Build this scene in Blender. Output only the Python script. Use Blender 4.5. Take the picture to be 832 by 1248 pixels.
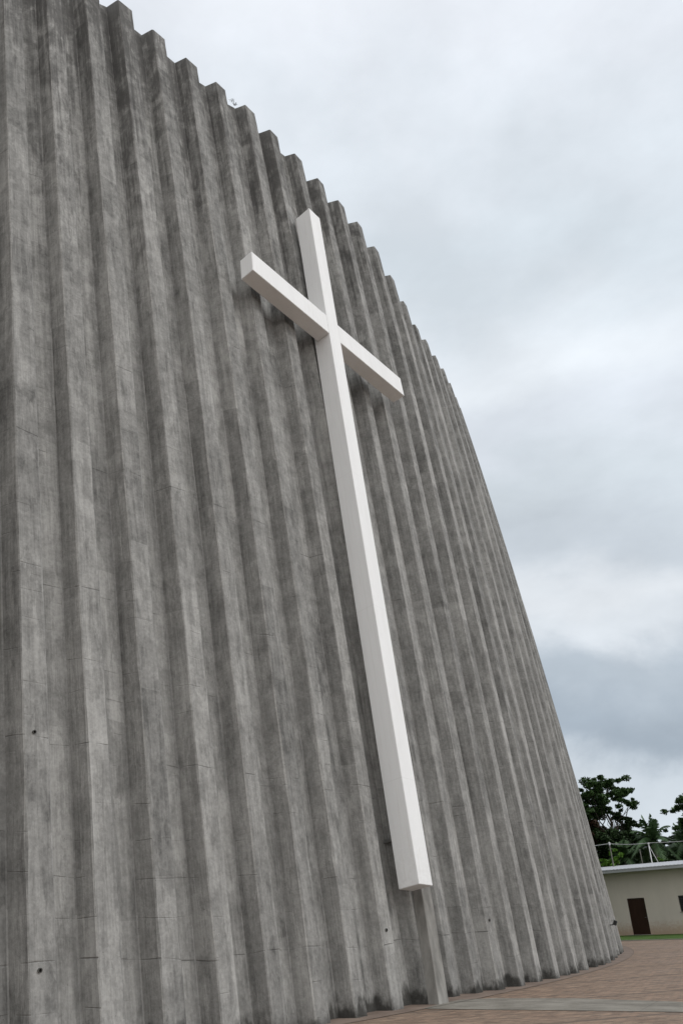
import bpy, bmesh, math, random
import numpy as np
from mathutils import Vector, Matrix, noise
for o in list(bpy.data.objects): bpy.data.objects.remove(o)
SC = bpy.context.scene; COL = SC.collection
R = math.radians

# ------------------------------------------------------------------ camera
PITCH, ROLL = 0.48644, -0.04707
cd = bpy.data.cameras.new('camera'); cam = bpy.data.objects.new('camera', cd); COL.objects.link(cam)
cd.sensor_fit = 'VERTICAL'; cd.sensor_height = 24.0; cd.lens = 24.0*955.376/1248.0
cd.clip_start = 0.05; cd.clip_end = 3000
F_ = Vector((0, math.cos(PITCH), math.sin(PITCH))); U0 = Vector((0, -math.sin(PITCH), math.cos(PITCH))); R0_ = Vector((1, 0, 0))
Rv = R0_*math.cos(ROLL) + U0*math.sin(ROLL); Uv = -R0_*math.sin(ROLL) + U0*math.cos(ROLL)
M = Matrix((Rv, Uv, -F_)).transposed().to_4x4(); M.translation = Vector((0, 0, 1.6))
cam.matrix_world = M; SC.camera = cam

# ------------------------------------------------------------------ sky and sun
SUN_AZ = R(-9); SUN_EL = R(40)          # sun direction measured from +x
w = bpy.data.worlds.new('World'); SC.world = w; w.use_nodes = True
nt = w.node_tree; N = nt.nodes; L = nt.links; N.clear()
def wn(t, **k):
    n = N.new(t)
    for a, b in k.items(): setattr(n, a, b)
    return n
out = wn('ShaderNodeOutputWorld'); bgs = wn('ShaderNodeBackground'); bgc = wn('ShaderNodeBackground'); mixs = wn('ShaderNodeMixShader')
sky = wn('ShaderNodeTexSky', sky_type='NISHITA'); sky.sun_disc = False; sky.sun_elevation = SUN_EL; sky.sun_rotation = math.pi/2 - SUN_AZ
L.new(sky.outputs[0], bgs.inputs[0]); bgs.inputs[1].default_value = 0.08
tc = wn('ShaderNodeTexCoord'); mp = wn('ShaderNodeMapping'); mp.inputs['Scale'].default_value = (1.5, 1.5, 2.9); mp.inputs['Location'].default_value = (3.1, 0.4, 1.3)
L.new(tc.outputs['Generated'], mp.inputs[0])
n1 = wn('ShaderNodeTexNoise'); n1.inputs['Scale'].default_value = 1.9; n1.inputs['Detail'].default_value = 8; n1.inputs['Roughness'].default_value = .56; n1.inputs['Distortion'].default_value = .3
L.new(mp.outputs[0], n1.inputs[0])
sx = wn('ShaderNodeSeparateXYZ'); L.new(tc.outputs['Generated'], sx.inputs[0])
# the height of each cloud layer, bent by the noise
a1 = wn('ShaderNodeMath', operation='MULTIPLY_ADD'); L.new(n1.outputs[0], a1.inputs[0]); a1.inputs[1].default_value = .23; a1.inputs[2].default_value = -.115
a2 = wn('ShaderNodeMath', operation='ADD'); L.new(sx.outputs[2], a2.inputs[0]); L.new(a1.outputs[0], a2.inputs[1])
# layers rise slightly towards +x
a3 = wn('ShaderNodeMath', operation='MULTIPLY_ADD'); L.new(sx.outputs[0], a3.inputs[0]); a3.inputs[1].default_value = .10; L.new(a2.outputs[0], a3.inputs[2])
rmp = wn('ShaderNodeValToRGB'); L.new(a3.outputs[0], rmp.inputs[0])
cr = rmp.color_ramp; cr.interpolation = 'EASE'
SKY = [(0.00, (.52, .58, .64)), (.15, (.64, .70, .76)), (.185, (.62, .68, .74)), (.225, (.37, .43, .495)), (.285, (.46, .52, .58)), (.345, (.72, .765, .81)), (.375, (.76, .80, .84)), (.44, (.59, .645, .70)), (.50, (.64, .70, .75)),
       (.565, (.71, .76, .82)), (.62, (.80, .85, .90)), (.70, (.72, .79, .85)), (.78, (.76, .82, .88)), (.87, (.83, .87, .93)), (1.0, (.83, .87, .93))]
cr.elements[0].position, cr.elements[0].color = SKY[0][0], (*SKY[0][1], 1)
cr.elements[1].position, cr.elements[1].color = SKY[-1][0], (*SKY[-1][1], 1)
for p_, c_ in SKY[1:-1]:
    e = cr.elements.new(p_); e.color = (*c_, 1)
n2 = wn('ShaderNodeTexNoise'); n2.inputs['Scale'].default_value = 2.6; n2.inputs['Detail'].default_value = 6; n2.inputs['Roughness'].default_value = .55
L.new(mp.outputs[0], n2.inputs[0])
mr = wn('ShaderNodeMapRange'); L.new(n2.outputs[0], mr.inputs[0]); mr.inputs[1].default_value = .3; mr.inputs[2].default_value = .7; mr.inputs[3].default_value = .88; mr.inputs[4].default_value = 1.12
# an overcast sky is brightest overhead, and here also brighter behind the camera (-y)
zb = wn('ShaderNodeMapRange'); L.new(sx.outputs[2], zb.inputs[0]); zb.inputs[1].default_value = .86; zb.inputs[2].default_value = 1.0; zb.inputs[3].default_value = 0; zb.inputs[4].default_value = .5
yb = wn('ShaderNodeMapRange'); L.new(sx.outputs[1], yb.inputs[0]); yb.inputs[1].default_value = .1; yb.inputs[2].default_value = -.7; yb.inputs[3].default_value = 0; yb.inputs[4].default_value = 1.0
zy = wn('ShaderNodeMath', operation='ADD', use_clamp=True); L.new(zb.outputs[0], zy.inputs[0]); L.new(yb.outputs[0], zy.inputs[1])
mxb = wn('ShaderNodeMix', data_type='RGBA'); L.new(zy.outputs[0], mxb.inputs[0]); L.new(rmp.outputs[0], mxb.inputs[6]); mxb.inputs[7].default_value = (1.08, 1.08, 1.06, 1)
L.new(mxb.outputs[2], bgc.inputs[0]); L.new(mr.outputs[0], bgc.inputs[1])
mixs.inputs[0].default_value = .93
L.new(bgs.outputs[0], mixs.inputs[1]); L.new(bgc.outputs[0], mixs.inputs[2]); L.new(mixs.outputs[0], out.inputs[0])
sd = bpy.data.lights.new('sun', 'SUN'); sd.energy = 1.0; sd.angle = R(26); sd.color = (1, .97, .93)
sun = bpy.data.objects.new('sun', sd); COL.objects.link(sun)
sdir = Vector((math.cos(SUN_AZ)*math.cos(SUN_EL), math.sin(SUN_AZ)*math.cos(SUN_EL), math.sin(SUN_EL)))
sun.rotation_euler = (-sdir).to_track_quat('-Z', 'Y').to_euler(); sun.location = (60, -10, 60)
vs = SC.view_settings; vs.view_transform = 'Standard'; vs.look = 'None'; vs.exposure = 0.10; vs.gamma = 1; vs.use_curve_mapping = False

# ------------------------------------------------------------------ helpers
def link(name, me, mat, parent=None, smooth=False):
    o = bpy.data.objects.new(name, me); COL.objects.link(o)
    for m_ in (mat if isinstance(mat, (list, tuple)) else [mat]): me.materials.append(m_)
    if parent: o.parent = parent
    if smooth:
        for p in me.polygons: p.use_smooth = True
    return o
def pymesh(name, V, Fc, mat, parent=None, uv=None, smooth=False, origin=None):
    me = bpy.data.meshes.new(name)
    if origin is not None: V = [Vector(q)-Vector(origin) for q in V]
    me.from_pydata([tuple(q) for q in V], [], Fc)
    if uv is not None:
        l = me.uv_layers.new(name='UVMap')
        k = 0
        for fi, f in enumerate(Fc):
            for j in range(len(f)):
                l.data[k].uv = uv[fi][j]; k += 1
    me.update()
    o = link(name, me, mat, parent, smooth)
    if origin is not None: o.location = origin
    return o
def empty(name, loc, rz=0):
    o = bpy.data.objects.new(name, None); COL.objects.link(o); o.location = loc; o.rotation_euler.z = rz; o.empty_display_size = .3
    return o
def tag(o, label=None, cat=None, group=None, kind=None):
    if label: o['label'] = label
    if cat: o['category'] = cat
    if group: o['group'] = group
    if kind: o['kind'] = kind
    return o
def bm_box(bm, c, s, rot=None):
    r = bmesh.ops.create_cube(bm, size=1)
    m = Matrix.Diagonal((*s, 1))
    if rot is not None: m = rot.to_4x4() @ m
    m = Matrix.Translation(c) @ m
    bmesh.ops.transform(bm, matrix=m, verts=r['verts']); return r['verts']
def bm_tube(bm, pts, radii, seg=8, cap=True):
    rings = []
    for i, p in enumerate(pts):
        p = Vector(p); a = Vector(pts[max(i-1, 0)]); b = Vector(pts[min(i+1, len(pts)-1)])
        t = (b-a).normalized(); x = t.orthogonal().normalized()
        if rings:
            x = (prevx - t*prevx.dot(t)).normalized()
        prevx = x; y = t.cross(x)
        rings.append([bm.verts.new(p + (x*math.cos(2*math.pi*k/seg) + y*math.sin(2*math.pi*k/seg))*radii[i]) for k in range(seg)])
    for i in range(len(rings)-1):
        for k in range(seg):
            bm.faces.new((rings[i][k], rings[i][(k+1) % seg], rings[i+1][(k+1) % seg], rings[i+1][k]))
    if cap:
        bm.faces.new(rings[0][::-1]); bm.faces.new(rings[-1])
def bm_obj(name, bm, mat, parent=None, smooth=False, bevel=0):
    if bevel: bmesh.ops.bevel(bm, geom=bm.edges[:], offset=bevel, segments=2, affect='EDGES', clamp_overlap=True)
    me = bpy.data.meshes.new(name); bm.to_mesh(me); bm.free()
    return link(name, me, mat, parent, smooth)

# ------------------------------------------------------------------ materials
class Mat:
    def __init__(s, name, rough=.8, spec=.3):
        s.m = bpy.data.materials.new(name); s.m.use_nodes = True; s.t = s.m.node_tree; s.N = s.t.nodes; s.L = s.t.links
        s.b = s.N['Principled BSDF']; s.b.inputs['Roughness'].default_value = rough; s.b.inputs['Specular IOR Level'].default_value = spec
    def n(s, t, ins=None, **k):
        q = s.N.new(t)
        for a, b in k.items(): setattr(q, a, b)
        for a, b in (ins or {}).items():
            if isinstance(b, bpy.types.NodeSocket): s.L.new(b, q.inputs[a])
            else: q.inputs[a].default_value = b
        return q
    def math(s, op, a, b=0.0, c=0.0, clamp=False):
        q = s.n('ShaderNodeMath', {0: a, 1: b, 2: c}, operation=op); q.use_clamp = clamp; return q.outputs[0]
    def noise(s, vec, scale, detail=4, rough=.55, dist=0.0):
        return s.n('ShaderNodeTexNoise', {'Vector': vec, 'Scale': scale, 'Detail': detail, 'Roughness': rough, 'Distortion': dist}).outputs[0]
    def map(s, vec, scale=(1, 1, 1), loc=(0, 0, 0), rot=(0, 0, 0)):
        return s.n('ShaderNodeMapping', {0: vec, 'Scale': scale, 'Location': loc, 'Rotation': rot}).outputs[0]
    def rng(s, v, a, b, c, d, smooth=False):
        q = s.n('ShaderNodeMapRange', {0: v, 1: a, 2: b, 3: c, 4: d})
        if smooth: q.interpolation_type = 'SMOOTHSTEP'
        return q.outputs[0]
    def mix(s, f, a, b, mode='MIX'):
        q = s.n('ShaderNodeMix', data_type='RGBA', blend_type=mode); q.clamp_factor = True
        for i, v in ((0, f), (6, a), (7, b)):
            if isinstance(v, bpy.types.NodeSocket): s.L.new(v, q.inputs[i])
            else: q.inputs[i].default_value = v if i == 0 else (*v, 1)
        return q.outputs[2]
    def col(s, c): 
        if isinstance(c, bpy.types.NodeSocket): s.L.new(c, s.b.inputs['Base Color'])
        else: s.b.inputs['Base Color'].default_value = (*c, 1)
    def bump(s, h, strength=.4, dist=.02):
        q = s.n('ShaderNodeBump', {'Height': h, 'Strength': strength, 'Distance': dist}); s.L.new(q.outputs[0], s.b.inputs['Normal'])

def concrete_material():
    m = Mat('board_formed_concrete', .88, .2)
    uv = m.n('ShaderNodeTexCoord').outputs['UV']; geo = m.n('ShaderNodeNewGeometry').outputs['Position']
    xy = m.n('ShaderNodeSeparateXYZ', {0: uv}); u, v = xy.outputs[0], xy.outputs[1]
    gz = m.n('ShaderNodeSeparateXYZ', {0: geo}).outputs[2]
    face = m.math('FLOOR', m.math('DIVIDE', u, 3.0))
    # pour lifts: tone changes from lift to lift, each face shifted a little
    fr = m.n('ShaderNodeTexWhiteNoise', {'W': face}, noise_dimensions='1D').outputs[0]
    wob = m.noise(m.map(geo, (.25, .25, .6)), 1.0, 2)
    hh = m.math('ADD', m.math('DIVIDE', gz, 3.3), m.math('MULTIPLY', wob, .22))
    lift = m.math('FLOOR', m.math('ADD', hh, m.math('MULTIPLY', fr, .5)))
    cell = m.n('ShaderNodeCombineXYZ', {0: face, 1: lift, 2: 0.0}).outputs[0]
    cr_ = m.n('ShaderNodeTexWhiteNoise', {'Vector': cell}, noise_dimensions='2D').outputs[0]
    big = m.noise(m.map(uv, (.5, .22, 1)), 1.0, 5, .6)
    streak = m.noise(m.map(uv, (9, .22, 1)), 1.0, 4, .6, .15)
    streak2 = m.noise(m.map(uv, (34, .5, 1)), 1.0, 3, .6)
    mott = m.noise(geo, 2.2, 8, .68)
    fine = m.noise(geo, 14, 6, .7)
    t = m.math('MULTIPLY_ADD', m.rng(cr_, 0, 1, -.5, .5), .24, .5)
    t = m.math('ADD', t, m.math('MULTIPLY', m.rng(fr, 0, 1, -.5, .5), .16))
    t = m.math('ADD', t, m.math('MULTIPLY', m.rng(big, .36, .64, -.5, .5), .20))
    t = m.math('ADD', t, m.math('MULTIPLY', m.rng(streak, .36, .64, -.5, .5), .20))
    t = m.math('ADD', t, m.math('MULTIPLY', m.rng(streak2, .37, .63, -.5, .5), .09))
    edge = m.noise(m.map(uv, (1.5, .45, 1), (3, 8, 0)), 1.0, 7, .62, .6)
    t = m.math('ADD', t, m.math('MULTIPLY', m.rng(edge, .495, .52, -.5, .5), .13))
    edge2 = m.noise(m.map(uv, (4.5, .7, 1), (13, 2, 0)), 1.0, 6, .62, .8)
    t = m.math('ADD', t, m.math('MULTIPLY', m.rng(edge2, .54, .56, 0, -1), .12))
    t = m.math('ADD', t, m.math('MULTIPLY', m.rng(mott, .36, .64, -.5, .5), .30))
    t = m.math('ADD', t, m.math('MULTIPLY', m.rng(fine, .36, .64, -.5, .5), .20))
    ramp = m.n('ShaderNodeValToRGB', {0: t}); e = ramp.color_ramp
    e.elements[0].position = 0.0; e.elements[0].color = (.118, .117, .113, 1)
    e.elements[1].position = 1.0; e.elements[1].color = (.45, .444, .43, 1)
    q = e.elements.new(.5); q.color = (.268, .265, .256, 1)
    c = ramp.outputs[0]
    # weather staining running down from the rim (algae and soot), thick at the top
    st = m.noise(m.map(uv, (3.2, .16, 1)), 1.0, 6, .65, .4)
    st2 = m.noise(m.map(geo, (1.7, 1.7, .75)), 1.0, 8, .72, .6)
    top = m.rng(gz, 10.0, 36.5, 0, 1)
    top = m.math('ADD', top, m.math('MULTIPLY', m.rng(fr, 0, 1, -.5, .5), .34))
    run = m.noise(m.map(uv, (7, .07, 1), (1, 9, 0)), 1.0, 5, .6, .2)
    s_ = m.math('ADD', m.math('MULTIPLY', m.math('SUBTRACT', top, m.rng(m.n('ShaderNodeSeparateXYZ', {0: geo}).outputs[1], 18, 40, 0, .40)), .42), m.math('ADD', m.math('ADD', m.math('MULTIPLY', st, .50), m.math('MULTIPLY', run, .45)), m.math('MULTIPLY', st2, .70)))
    s_ = m.rng(s_, 1.02, 1.24, 0, 1, True)
    c = m.mix(m.math('MULTIPLY', s_, .74), c, (.062, .060, .058))
    # damp black growth where the wall meets the paving
    gr = m.noise(m.map(geo, (2.2, 2.2, 1.2)), 1.0, 5, .6)
    g_ = m.rng(m.math('SUBTRACT', gz, m.math('MULTIPLY', m.rng(gr, .40, .72, 0, 1), .50)), -.16, .16, 1, 0, True)
    c = m.mix(m.math('MULTIPLY', g_, .88), c, (.030, .029, .026))
    # joints between lifts
    jf = m.math('FRACT', hh); jd = m.math('ABSOLUTE', m.math('SUBTRACT', jf, .5))
    jl = m.rng(jd, .001, .0045, 1, 0)
    jn = m.rng(m.noise(m.map(uv, (1.1, .4, 1)), 1.0, 2), .47, .66, 0, 1)
    jl = m.math('MULTIPLY', jl, jn)
    c = m.mix(m.math('MULTIPLY', jl, .30), c, (.06, .058, .054))
    # hairline form-board seams in the panels
    bf = m.math('FRACT', m.math('ADD', m.math('MULTIPLY', gz, 1.62), m.math('MULTIPLY', wob, .8)))
    bl = m.math('MULTIPLY', m.rng(m.math('ABSOLUTE', m.math('SUBTRACT', bf, .5)), .004, .02, 1, 0), m.rng(m.noise(m.map(uv, (1.3, .6, 1), (7, 3, 0)), 1.0, 2), .52, .66, 0, 1))
    c = m.mix(m.math('MULTIPLY', bl, .12), c, (.09, .087, .08))
    # pale lime blooms
    lb = m.rng(m.noise(m.map(uv, (5, .6, 1), (11, 5, 0)), 1.0, 5, .7), .62, .76, 0, 1)
    c = m.mix(m.math('MULTIPLY', lb, .40), c, (.46, .45, .43))
    # bug holes
    vo = m.n('ShaderNodeTexVoronoi', {'Vector': geo, 'Scale': 5.5}).outputs['Distance']
    bh = m.rng(vo, .03, .06, 1, 0)
    c = m.mix(m.math('MULTIPLY', bh, .6), c, (.05, .05, .045))
    m.col(c)
    h = m.math('ADD', m.math('MULTIPLY', mott, .5), m.math('ADD', m.math('MULTIPLY', fine, .5), m.math('MULTIPLY', streak, .8)))
    h = m.math('SUBTRACT', h, m.math('ADD', jl, m.math('MULTIPLY', bl, .5)))
    m.bump(h, .75, .03)
    return m.m
CONC = concrete_material()

def cross_material():
    m = Mat('white_painted_concrete', .55, .35)
    geo = m.n('ShaderNodeTexCoord').outputs['Object']
    a = m.noise(m.map(geo, (1.6, 1.6, .25)), 1.0, 5, .6); b = m.noise(m.map(geo, (14, 14, .8)), 1.0, 4, .6); f = m.noise(geo, 9, 5, .7)
    c = m.mix(m.rng(a, .35, .7, 0, 1), (.86, .865, .87), (.80, .805, .81))
    c = m.mix(m.math('MULTIPLY', m.rng(b, .55, .75, 0, 1), .28), c, (.60, .58, .54))
    # dirt drips at joints and along the lower end
    z = m.n('ShaderNodeSeparateXYZ', {0: geo}).outputs[2]
    d = m.math('MULTIPLY', m.rng(z, 0, 1.6, 1, 0), m.rng(f, .4, .7, 0, 1))
    c = m.mix(m.math('MULTIPLY', d, .22), c, (.45, .42, .38))
    jt = m.rng(m.math('ABSOLUTE', m.math('SUBTRACT', m.math('FRACT', m.math('DIVIDE', z, 4.9)), .5)), .0012, .0035, 1, 0)
    c = m.mix(m.math('MULTIPLY', jt, .10), c, (.4, .4, .4))
    m.col(c); m.bump(m.math('ADD', f, m.math('MULTIPLY', b, .5)), .25, .01)
    return m.m
WHITE = cross_material()

def simple(name, c1, c2, scale=3, rough=.8, stretch=(1, 1, 1), bump=.2, spec=.3, metal=0):
    m = Mat(name, rough, spec); g = m.n('ShaderNodeTexCoord').outputs['Object']
    q = m.noise(m.map(g, stretch), scale, 5, .6)
    m.col(m.mix(m.rng(q, .3, .7, 0, 1), c1, c2)); m.b.inputs['Metallic'].default_value = metal
    if bump: m.bump(q, bump, .01)
    return m.m
def foliage(name, dark, mid, light):
    m = Mat(name, .55, .35)
    oi = m.n('ShaderNodeNewGeometry').outputs['Random Per Island']; g = m.n('ShaderNodeTexCoord').outputs['Object']
    q = m.noise(g, .7, 3)
    t = m.math('ADD', m.math('MULTIPLY', oi, .5), m.math('MULTIPLY', m.rng(q, .3, .7, 0, 1), .5))
    r_ = m.n('ShaderNodeValToRGB', {0: t}); e = r_.color_ramp
    e.elements[0].color = (*dark, 1); e.elements[1].color = (*light, 1); x = e.elements.new(.5); x.color = (*mid, 1)
    m.col(r_.outputs[0])
    return m.m
BARK = simple('tree_bark', (.05, .043, .036), (.11, .10, .085), 4, .9, (1, 1, .3), .5)
PALEBARK = simple('palm_bark', (.10, .09, .078), (.2, .185, .16), 5, .9, (1, 1, 2), .5)

# ------------------------------------------------------------------ ground
def paving_material():
    m = Mat('brick_paving', .8, .3)
    g = m.n('ShaderNodeNewGeometry').outputs['Position']
    v = m.map(g, (1, 1, 1), (0, 0, 0), (0, 0, R(-24)))
    warp = m.n('ShaderNodeVectorMath', {0: v, 1: m.n('ShaderNodeVectorMath', {0: m.n('ShaderNodeTexNoise', {'Vector': g, 'Scale': .5}).outputs['Color'], 'Scale': .12}, operation='SCALE').outputs[0]}, operation='ADD').outputs[0]
    br = m.n('ShaderNodeTexBrick', {'Vector': warp, 'Color1': (.345, .225, .155, 1), 'Color2': (.15, .102, .073, 1), 'Mortar': (.12, .10, .082, 1), 'Scale': 1.0, 'Mortar Size': .010, 'Mortar Smooth': .2, 'Bias': -.1, 'Brick Width': .24, 'Row Height': .115})
    c = br.outputs['Color']
    big = m.noise(g, .35, 6, .65); md = m.noise(g, 3.4, 6, .72)
    c = m.mix(m.math('MULTIPLY', m.rng(big, .38, .66, 0, 1), .50), c, (.27, .205, .16))
    c = m.mix(m.math('MULTIPLY', m.rng(md, .47, .64, 0, 1), .6), c, (.105, .075, .058))
    lt = m.noise(m.map(g, (2.0, 6.0, 1), (5, 2, 0), (0, 0, R(-24))), 1.0, 5, .65)
    dk = m.noise(m.map(g, (.8, 3.6, 1), (9, 4, 0), (0, 0, R(-12))), 1.0, 6, .68)
    c = m.mix(m.math('MULTIPLY', m.rng(dk, .50, .62, 0, 1), .5), c, (.105, .07, .05))
    c = m.mix(m.math('MULTIPLY', m.rng(lt, .48, .66, 0, 1), .6), c, (.40, .30, .22))
    # faint paths of grime where paving fields meet
    wv = m.n('ShaderNodeTexWave', {'Vector': m.map(g, (1, 1, 1), (0, 0, 0), (0, 0, R(66))), 'Scale': .085, 'Distortion': 2.0, 'Detail': 2.0}).outputs['Fac']
    c = m.mix(m.math('MULTIPLY', m.rng(wv, .985, 1.0, 0, 1), .5), c, (.08, .066, .055))
    m.col(c); m.bump(m.math('ADD', m.math('MULTIPLY', br.outputs['Fac'], -1.0), m.math('MULTIPLY', md, .6)), .6, .01)
    m.L.new(m.rng(big, .3, .7, .55, .9), m.b.inputs['Roughness'])
    return m.m
PAVE = paving_material()
def sheet(name, pts, z, mat, sub=0):
    o = pymesh(name, [(x, y, z) for x, y in pts], [list(range(len(pts)))], mat)
    return o
soil = simple('red_soil', (.13, .085, .055), (.2, .14, .1), .4, .95)
g_ = sheet('ground', [(-900, -900), (900, -900), (900, 1500), (-900, 1500)], -.012, soil); tag(g_, kind='structure')
# terrace of bricks, its far edge parallel to the outbuilding
Dh = Vector((.762, -.648, 0)); Nh = Vector((-.648, -.762, 0))      # along facade, out of facade
B0 = Vector((22.689, 72.686, 0))
def hp(a, b, z=0): return B0 + Dh*a + Nh*b + Vector((0, 0, z))      # a along, b in front of the facade
pe = [hp(-60, 13.5), hp(60, 13.5)]
p_ = sheet('brick_terrace', [(-60, -30), (60, -30), (80, 25), (pe[1].x, pe[1].y), (pe[0].x, pe[0].y), (-70, 60)], 0, PAVE); tag(p_, kind='structure')
lm_ = Mat('lawn_turf', .9, .2); gg = lm_.n('ShaderNodeNewGeometry').outputs['Position']
q1 = lm_.noise(gg, .8, 6, .7); q2 = lm_.noise(gg, 14, 4, .7)
lm_.col(lm_.mix(lm_.rng(lm_.math('ADD', lm_.math('MULTIPLY', q1, .6), lm_.math('MULTIPLY', q2, .4)), .38, .62, 0, 1), (.035, .075, .014), (.085, .155, .03)))
lm_.bump(q2, .8, .05)
l_ = sheet('lawn', [tuple(hp(-60, 13.35)[:2]), tuple(hp(-60, -6)[:2]), tuple(hp(80, -6)[:2]), tuple(hp(80, 13.35)[:2])], .02, lm_.m); tag(l_, kind='structure')
STONE = simple('pale_kerb_concrete', (.24, .225, .20), (.36, .335, .30), 1.2, .85)
bm = bmesh.new(); bm_box(bm, hp(0, 13.5, .015), (120, .28, .07), Matrix.Rotation(math.atan2(Dh.y, Dh.x), 3, 'Z')); tag(bm_obj('lawn_kerb', bm, STONE, bevel=.01), kind='structure')

# pale concrete walkway crossing the bricks
wm = Mat('concrete_walkway', .8, .3); gg = wm.n('ShaderNodeNewGeometry').outputs['Position']
v_ = wm.map(gg, (1, 1, 1), (0, 0, 0), (0, 0, R(28)))
q1 = wm.noise(gg, .9, 6, .65); q2 = wm.noise(wm.map(v_, (.6, 4, 1)), 1.0, 5, .65); q3 = wm.noise(gg, 16, 4, .7)
c = wm.mix(wm.rng(q1, .36, .64, 0, 1), (.17, .155, .13), (.29, .27, .235)); c = wm.mix(wm.math('MULTIPLY', wm.rng(q2, .48, .68, 0, 1), .5), c, (.13, .12, .105))
c = wm.mix(wm.math('MULTIPLY', wm.rng(q3, .5, .7, 0, 1), .3), c, (.36, .34, .31))
vx = wm.n('ShaderNodeSeparateXYZ', {0: v_}).outputs[0]
jx = wm.rng(wm.math('ABSOLUTE', wm.math('SUBTRACT', wm.math('FRACT', wm.math('DIVIDE', vx, 2.4)), .5)), .003, .008, 1, 0)
vy = wm.n('ShaderNodeSeparateXYZ', {0: wm.map(gg, (1, 1, 1), (0, 0, 0), (0, 0, R(45)))}).outputs[1]
wl = wm.rng(wm.math('ABSOLUTE', wm.math('SUBTRACT', wm.math('ADD', vy, wm.math('MULTIPLY', q1, .6)), 17.0)), .01, .05, 1, 0)
c = wm.mix(wm.math('MULTIPLY', jx, .25), c, (.08, .075, .07)); c = wm.mix(wm.math('MULTIPLY', wl, .5), c, (.08, .07, .06)); wm.col(c); wm.bump(q3, .4, .01)

# ------------------------------------------------------------------ the fluted wall: a skewed, curved cone
CX, CY, WR0, WR1, WR2 = -59.74743, 64.25966, 75.21699, -4.9357, -0.65249
A0, A1, TB0, TB1, TB2, TA2 = -0.75999, 0.01701, -0.05154, 0.00885, 0.00693, 0.01159
H0, H1, H2, H3, RR1 = 35.5796, -0.81778, -0.25556, 1.35046, 0.9606
def lerp_tab(x, xs, ys): return float(np.interp(x, xs, ys))
BX = [4, 5, 6, 7, 8, 9, 10, 11, 12, 13, 14, 15, 16, 17, 18, 19, 20, 21, 22, 23, 26]
BD = [0, -.07, -.05, .08, .16, .52, .29, .03, -.10, .06, -.04, -.04, -.43, -.26, -.18, -.36, -.49, -.14, .3, .8, 0]
BR = [0, .05, .01, -.07, -.02, -.34, -.22, -.04, .08, .02, .15, .08, .14, .08, .07, .13, .15, .05, -.04, -.09, 0]
TX = [2, 3, 4, 5, 6, 7, 8, 9, 10, 11, 12, 13, 14, 15, 16, 17, 18, 19, 20, 21, 22, 23, 24, 28]
TD = [0, -.05, -.03, .01, .01, .06, .01, .04, .07, .09, .13, .13, .14, 0, -.15, -.2, -.2, -.2, -.2, -.2, -.2, -.2, -.2, 0]
TT = [.003, .004, -.003, -.006, -.003, .005, .004, .008, .010, .015, .021, .016, 0, -.019, -.035, -.030, -.028, -.022, -.022, -.025, -.022, -.022, -.022, -.02]
def rim_h(i):
    u = max(-1.2, min(1.3, (i-10)/10)); return (H0+H1*u+H2*u*u+H3*u**3)*(1+lerp_tab(i, TX, TT))
def surf(i, t):
    """ridge line of rib i (fractional i allowed); t = 0 at the paving, 1 at the rim"""
    ic = i if i < 30 else 30+(i-30)*.35
    u = (ic-10)/10; tw = TB0+TB1*ic+TB2*u*u
    di = lerp_tab(i, BX, BD)*(1-t)**(1.0 if abs(i-8) > .5 else 2.0) + lerp_tab(i, TX, TD)*t
    j = i+di; uj = (j-10)/10
    th = A0+A1*j+TA2*min(uj*uj, 6.25)+t*(tw + TB1*di)
    uc = max(-1.6, min(1.6, u))
    r = WR0+(WR1+RR1*uc)*t+WR2*t*t + lerp_tab(i, BX, BR)*(1-t)
    return Vector((CX+r*math.cos(th), CY+r*math.sin(th), rim_h(i)*t))
def frame(i, t):
    P = surf(i, t); th = math.atan2(P.y-CY, P.x-CX)
    # plan tangent of the smooth arc at this height
    a = surf(i-.4, t); b = surf(i+.4, t); T = b-a; T.z = 0; T.normalize()
    Ts = Vector((-math.sin(th), math.cos(th), 0)); T = (T*.3+Ts*.7).normalized() if t < .3 else (T*.6+Ts*.4).normalized()
    return P, T, Vector((T.y, -T.x, 0))
I0, I1, NT = -16, 44, 72
rng = random.Random(4)
cathedral = empty('church_building', (CX, CY, 0)); tag(cathedral, 'grey raw concrete church wall of tall vertical flutes with a stepped, toothed rim', 'church')
inv = Vector((CX, CY, 0))
def nz(a, b, c): return noise.noise(Vector((a, b, c)))
inner = {}
faceid = 0
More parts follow.
